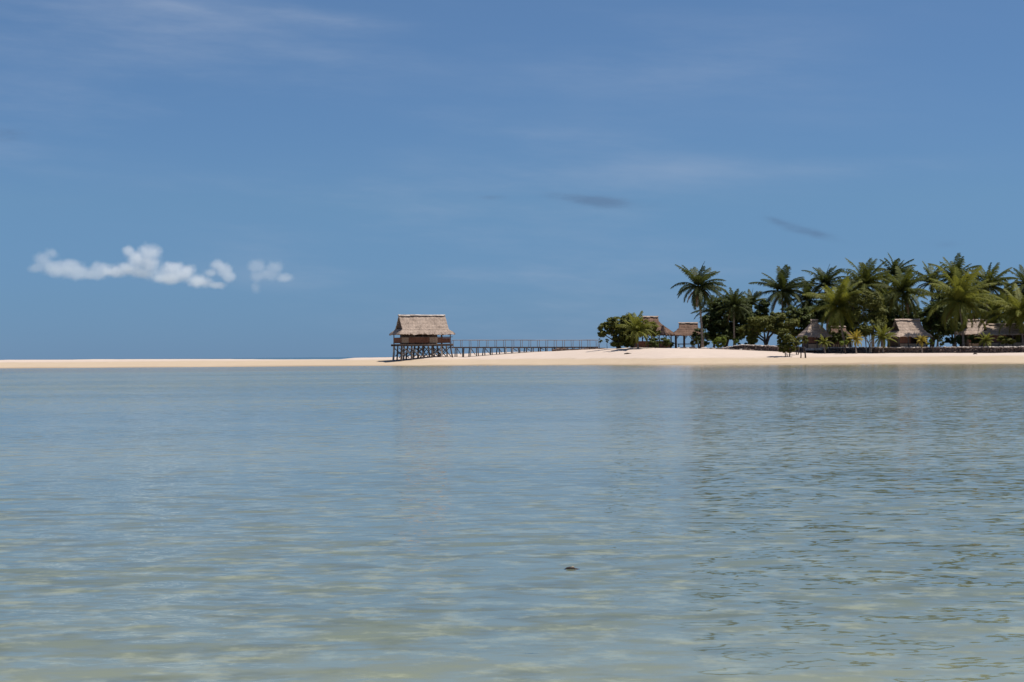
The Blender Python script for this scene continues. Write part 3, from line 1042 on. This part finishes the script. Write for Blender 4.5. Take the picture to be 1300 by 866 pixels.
tg = 'broadleaf trees among the palms'
tree('beach_tree', 'rounded dark green tree leaning left over the end of the jetty', 'tree', 785, 282,
     [(768, 418, 8, 7), (776, 411, 9, 7), (787, 410, 11, 9), (798, 407, 10, 8), (790, 422, 12, 10), (800, 425, 13, 12), (764, 424, 5, 4), (788, 434, 12, 7)], 'leaf_olive', 31, .34, 1.15, group=tg, trunk_r=.2)
tree('beach_tree', 'dark round crowned shrubby tree at the back of the first pavilion', 'tree', 828, 279,
     [(824, 413, 9, 7), (831, 419, 7, 7), (820, 421, 7, 6)], 'leaf_olive', 32, .32, 1.0, group=tg, trunk_r=.12)
tree('beach_tree', 'tall very dark tree mass right of the tall lone palm trunk', 'tree', 921, 294,
     [(903, 408, 12, 12), (918, 402, 12, 13), (925, 386, 9, 9), (938, 400, 11, 11), (912, 424, 15, 10), (932, 420, 15, 11), (944, 388, 9, 8), (910, 392, 8, 8)], 'leaf_dark', 33, .40, 1.15, group=tg, trunk_r=.25)
tree('beach_tree', 'dark leafy tree below the small dark palm', 'tree', 951, 296,
     [(950, 406, 13, 10), (964, 398, 11, 9), (948, 421, 14, 8), (970, 389, 8, 7), (942, 396, 8, 8)], 'leaf_dark', 34, .40, 1.15, group=tg, trunk_r=.2)
tree('beach_tree', 'umbrella shaped tree with flat leafy layers and a dark forked trunk above the seawall', 'tree', 973, 276,
     [(966, 408, 20, 5), (985, 402, 14, 5), (955, 417, 16, 4), (975, 415, 18, 5), (1000, 410, 13, 6), (992, 418, 14, 5), (946, 423, 8, 3)], 'leaf_olive', 35, .30, 1.25, group=tg, trunk_r=.24)
tree('beach_tree', 'grey green tree crown beside the steep grey hut on its left', 'tree', 1010, 281,
     [(1003, 398, 11, 9), (1018, 402, 12, 10), (1010, 416, 13, 10), (1024, 416, 8, 10)], 'leaf_mid', 36, .32, 1.1, group=tg, trunk_r=.18)
tree('feathery_tree', 'feathery yellow green tree with pale thin stems left of the pinkish hut', 'tree', 1103, 262,
     [(1092, 376, 12, 10), (1106, 380, 13, 11), (1097, 396, 16, 12), (1113, 396, 11, 12), (1104, 413, 17, 11), (1092, 420, 10, 9), (1116, 410, 9, 9), (1082, 388, 8, 9)], 'leaf_olive', 37, .24, 1.3, 'bark_pale', .10, 3, tg, .2)
tree('beach_tree', 'dark tree standing against the right end of the pinkish hut roof', 'tree', 1184, 270,
     [(1178, 403, 10, 12), (1190, 398, 11, 14), (1186, 418, 13, 12), (1200, 412, 10, 12)], 'leaf_dark', 38, .36, 1.2, group=tg, trunk_r=.2)
tree('beach_tree', 'shadowy tree behind the pinkish hut on its left side', 'tree', 1128, 290,
     [(1122, 388, 14, 14), (1136, 398, 13, 12), (1126, 408, 14, 12), (1160, 400, 14, 10)], 'leaf_dark', 39, .40, 1.1, group=tg, trunk_r=.22)
tree('beach_tree', 'dim tree closing the gap behind the largest palm', 'tree', 1210, 298,
     [(1200, 385, 16, 16), (1222, 380, 18, 18), (1206, 408, 18, 14), (1228, 408, 14, 9)], 'leaf_dark', 40, .42, 1.1, group=tg, trunk_r=.22)
tree('beach_tree', 'mid green tree behind the palms over the long low hut', 'tree', 1272, 296,
     [(1256, 392, 14, 14), (1275, 390, 17, 14), (1290, 398, 15, 14), (1268, 406, 18, 10), (1300, 385, 14, 16)], 'leaf_mid', 41, .40, 1.1, group=tg, trunk_r=.22)
tree('beach_tree', 'shaded tree behind the steep grey hut under the dark palms', 'tree', 1042, 298,
     [(1030, 400, 14, 12), (1046, 394, 15, 14), (1062, 404, 14, 12), (1078, 396, 12, 14), (1080, 414, 12, 10)], 'leaf_dark', 42, .42, 1.1, group=tg, trunk_r=.22)
# small tufted saplings at the jetty end
sg = 'saplings by the jetty end'
tree('sapling', 'small tufted sapling on a thin stem, the left one by the jetty end', 'sapling', 762, 291, [(762, 432, 2.6, 2.2)], 'leaf_mid', 43, .22, 1.4, group=sg, trunk_r=.05)
tree('sapling', 'small tufted sapling on a thin stem next to the rounded leaning tree', 'sapling', 771, 289, [(771, 432.5, 2.3, 2.4)], 'leaf_dark', 44, .22, 1.4, group=sg, trunk_r=.05)
# shrubs
bg_ = 'shrubs along the shore'
for (lab, px, Y, cl, mt, sd_) in (
    ('dark round bush in front of the first pavilion low wall', 829, 275, [(829, 435, 6.5, 5.5), (833, 437, 5, 4)], 'leaf_mid', 51),
    ('small green bush at the second pavilion corner post', 853, 284, [(853, 436, 3, 4)], 'leaf_mid', 52),
    ('leafy bush at the right end of the first pavilion low wall', 843, 277, [(843, 433, 6, 5), (847, 436, 4, 4)], 'leaf_mid', 67),
    ('dark leafy bush hiding the right posts of the second pavilion', 889, 288, [(888, 424, 8, 8), (894, 431, 7, 8)], 'leaf_dark', 68),
    ('low bush beside the bench platform left of the tall lone palm trunk', 881, 281, [(881, 434, 4, 5)], 'leaf_olive', 53),
    ('bright green bush just right of the tall lone palm trunk foot', 914, 277, [(913, 434, 7, 6), (919, 431, 4, 4)], 'leaf_bright', 54),
    ('yellow leaved bush under the dark trees', 935, 276, [(935, 434, 4.5, 5)], 'leaf_bright', 55),
    ('olive reddish bush under the umbrella shaped tree', 956, 275, [(956, 429, 7, 6), (953, 435, 6, 4)], 'leaf_olive', 56),
    ('large bush growing on the sand in front of the seawall', 998, 251, [(996, 426, 7, 8), (1000, 433, 8, 8), (994, 440, 6, 7), (1003, 441, 6, 6), (991, 432, 4, 6)], 'leaf_olive', 57),
    ('thin bush right beside the large bush on the sand', 1011, 254, [(1011, 437, 4, 6), (1016, 432, 3.5, 4)], 'leaf_olive', 58),
    ('fresh green bush on the seawall under the bright broad palm', 1072, 256, [(1071, 434, 5.5, 3.5)], 'leaf_bright', 59),
    ('light green bush left of the yellow orange palm', 1024, 260, [(1022, 431, 4, 5)], 'leaf_olive', 60),
    ('rounded dark green bush between the steep grey hut and the yellow orange palm', 1060, 268, [(1057, 428, 8, 7), (1068, 426, 8, 8), (1076, 430, 7, 6)], 'leaf_mid', 65),
    ('olive bush standing before the right half of the long low hut', 1276, 256, [(1274, 431, 8, 4.5), (1283, 433, 6, 3.5)], 'leaf_olive', 66),
    ('low green bush at the right of the pinkish hut', 1181, 257, [(1181, 434.5, 4.5, 3)], 'leaf_bright', 61),
    ('low dark hedge bush below the largest palm', 1213, 262, [(1208, 432, 7, 4.5), (1220, 431, 8, 5)], 'leaf_dark', 62),
    ('dark bush between the largest palm and the long low hut', 1236, 262, [(1236, 430, 7, 6)], 'leaf_dark', 63),
    ('low green bush just right of the pinkish hut fresh bush', 1194, 257, [(1194, 435, 4, 3)], 'leaf_mid', 64),
):
    tree('bush', lab, 'bush', px, Y, cl, mt, sd_, .26, 1.5, group=bg_, trunk_r=.07, stems=3)

# ------------------------------------------------------------------ coral stone seawall
rr = random.Random(77)
wall = empty('stone_seawall', at(1120, Dc(1120), 0))
tag(wall, 'long dark coral stone seawall with bleached stones on top along the beach', 'seawall')
off = -wall.location
low = MB(); top = MB()
px = 912.0
i = 0
while px < 1420:
    d = Dc(px) + .35
    hgt = .82 * sst((px - 905) / 42)
    x = (px - 650) / F * d
    zb = ground_px(px, Dc(px))
    nrow = max(1, int(round(hgt / .24)))
    for r_ in range(nrow):
        zz = zb + hgt * (r_ + .5) / nrow
        for dpt in (0, .38):
            low.rock(Vector((x + rr.uniform(-.12, .12), d + dpt + rr.uniform(-.1, .1) + r_ * .04, zz - .02)) + off, rr.uniform(.17, .30), rr.uniform(.2, .3), hgt / nrow * rr.uniform(.5, .72), i); i += 1
    for dpt in (-.02, .35, .7):
        if True:
            top.rock(Vector((x + rr.uniform(-.2, .2), d + dpt + .05, zb + hgt + rr.uniform(-.03, .07))) + off, rr.uniform(.17, .27), rr.uniform(.2, .28), rr.uniform(.07, .12), i); i += 1
    px += rr.uniform(2.4, 3.6)
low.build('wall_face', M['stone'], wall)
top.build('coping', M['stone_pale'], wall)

# rubble row in front of the pavilions, each lump lies there on its own
for q in range(34):
    px = 862 + q * 2.9 + rr.uniform(-1, 1)
    d = Dc(px) - .4 + rr.uniform(-.5, .6)
    mb = MB()
    sz = rr.uniform(.14, .34)
    mb.rock((0, 0, sz * .35), sz * rr.uniform(1, 1.7), sz, sz * .6, 900 + q)
    o = mb.build('beach_rock', M['stone' if rr.random() < .7 else 'stone_pale'])
    o.location = at(px, d, .03)
    tag(o, 'small beach rock in the loose row at the foot of the pavilions and dark trees', 'rock', 'rocks in the loose row below the dark trees')

# ------------------------------------------------------------------ small things on sand and water
def stake(px, py_top, Y, r, tilt, label):
    b = at(px, Y, .1); t = P(px + tilt, py_top, Y) - b
    mb = MB(); mb.tube([(0, 0, 0), t * .5 + Vector((.02, 0, 0)), t], [r * 1.1, r, r * .9], 7)
    o = mb.build('wooden_stake', M['bark']); o.location = b
    tag(o, label, 'stake', 'stakes in the sand by the seawall')


stake(1016.5, 446.5, 249, .09, .3, 'short dark stake in the sand, nearest the thin bush')
stake(1022.5, 445.5, 249, .12, -.8, 'short thick leaning stake in the sand, farther from the thin bush')


def debris(name, label, loc, pts, rads, mat='drift', cat='driftwood'):
    mb = MB(); mb.tube(pts, rads, 7)
    o = mb.build(name, M[mat], None, True); o.location = loc
    tag(o, label, cat)
    return o


debris('driftwood', 'small dark driftwood on the pale sand below the first pavilion', at(797, 266, -.04), [(-.6, 0, 0), (-.1, .06, .08), (.6, -.1, .02)], [.06, .11, .04])
debris('driftwood', 'tiny dark driftwood on the sand below the long low hut', at(1238, 243, -.04), [(-.3, 0, 0), (0, .05, .10), (.3, 0, 0)], [.06, .12, .04])
wp = P(724, 722, 10)
t_ = H / (H - wp.z)
fx, fy = wp.x * t_, 10 * t_
fl_ = empty('floating_branch', (fx, fy, 0.0))
fl_.scale = (.52, .52, .52)
tag(fl_, 'small dark branch stub floating in the shallow water', 'driftwood')
mb = MB(); mb.tube([(-.085, 0, -.012), (-.045, .004, .006), (0, .0, .010), (.055, -.006, .002), (.13, -.01, -.010)], [.006, .013, .018, .012, .006], 8); mb.build('branch', M['drift'], fl_, True)
mb = MB(); mb.tube([(.012, .0, .016), (.035, .01, .024), (.055, .012, .018)], [.009, .011, .005], 7); mb.build('twig', M['bark_pale'], fl_, True)


# ------------------------------------------------------------------ fair weather cumulus near the horizon
CY = 11000.0


def cloud(label, balls, seed, dens):
    rnd = random.Random(seed)
    import bmesh
    k = CY / F
    bm = bmesh.new()
    m, nt, out = new_mat('cumulus_vapour')
    g = nd(nt, 'NewGeometry')
    field = None
    for (px, py, r, sq) in balls:
        c = P(px, py, CY + rnd.uniform(-60, 60))
        rx, rz = r * k, r * k * sq
        mt = Matrix.Translation(c) @ Matrix.Diagonal((rx * 1.3, rx * 1.15, rz * 1.3, 1))
        bmesh.ops.create_icosphere(bm, subdivisions=2, radius=1.0, matrix=mt)
        v = nt.nodes.new('ShaderNodeVectorMath'); v.operation = 'MULTIPLY_ADD'
        lk(nt, g.outputs['Position'], v.inputs[0])
        v.inputs[1].default_value = (1 / rx, 1 / (rx * .9), 1 / rz)
        v.inputs[2].default_value = (-c.x / rx, -c.y / (rx * .9), -c.z / rz)
        l = nt.nodes.new('ShaderNodeVectorMath'); l.operation = 'LENGTH'
        lk(nt, v.outputs[0], l.inputs[0])
        q = mth(nt, 'SUBTRACT', 1.0, l.outputs['Value'])
        field = q if field is None else mth(nt, 'SMOOTH_MAX', field, q, .25)
    n = noise_tex(nt, g.outputs['Position'], .011, 6, .6)
    n2 = noise_tex(nt, g.outputs['Position'], .0045, 2, .5)
    nn = mth(nt, 'ADD', mth(nt, 'MULTIPLY', mth(nt, 'SUBTRACT', n.outputs[0], .5), 1.35), mth(nt, 'MULTIPLY', mth(nt, 'SUBTRACT', n2.outputs[0], .5), .9))
    d = mth(nt, 'MULTIPLY', smooth(nt, mth(nt, 'ADD', field, nn), .10, .72), dens)
    v = nd(nt, 'VolumePrincipled')
    v.inputs['Color'].default_value = (.97, .97, .97, 1)
    v.inputs['Anisotropy'].default_value = .1
    lk(nt, d, v.inputs['Density'])
    lk(nt, v.outputs[0], out.inputs['Volume'])
    me = bpy.data.meshes.new('cumulus_cloud')
    bm.to_mesh(me); bm.free()
    o = bpy.data.objects.new('cumulus_cloud', me)
    COL.objects.link(o)
    md = o.modifiers.new('remesh', 'REMESH'); md.mode = 'VOXEL'; md.voxel_size = 12.0
    me.materials.append(m)
    tag(o, label, 'cloud', 'low clouds near the horizon')
    return o


cloud('hazy flat white cloud, leftmost of the low row', [(54, 330, 17, .85), (66, 322, 13, .8), (72, 341, 24, .6), (95, 346, 24, .5), (120, 349, 20, .45), (46, 340, 14, .6), (92, 338, 20, .7), (132, 343, 22, .55)], 1, .0048)
cloud('brightest puffy white cloud with two humps in the low row', [(163, 319, 13, .9), (172, 328, 15, .9), (192, 322, 19, .9), (190, 336, 24, .75), (210, 342, 24, .65), (232, 348, 22, .6), (255, 357, 24, .5), (165, 342, 24, .5), (145, 346, 18, .5), (275, 362, 16, .45), (212, 352, 28, .45), (180, 346, 26, .5), (222, 340, 18, .7), (238, 342, 14, .8)], 2, .010)
cloud('small round white puff right of the two humped cloud', [(277, 336, 15, .85), (285, 344, 16, .8), (290, 352, 13, .7), (268, 347, 14, .6)], 3, .0085)
cloud('thin ragged white cloud, rightmost of the low row', [(325, 338, 14, .8), (348, 339, 14, .8), (326, 352, 13, .9), (324, 365, 10, 1.0), (342, 350, 18, .6), (360, 353, 16, .5)], 4, .0042)

# ------------------------------------------------------------------ render settings
S.render.engine = 'CYCLES'
S.cycles.max_bounces = 10
S.cycles.transparent_max_bounces = 16
S.cycles.volume_bounces = 3
S.cycles.sample_clamp_indirect = 6
S.view_settings.view_transform = 'Standard'
S.view_settings.look = 'None'
S.view_settings.gamma = 1.0
S.view_settings.exposure = 0.35
S.view_settings.use_curve_mapping = False
S.render.resolution_x = 1024
S.render.resolution_y = 682
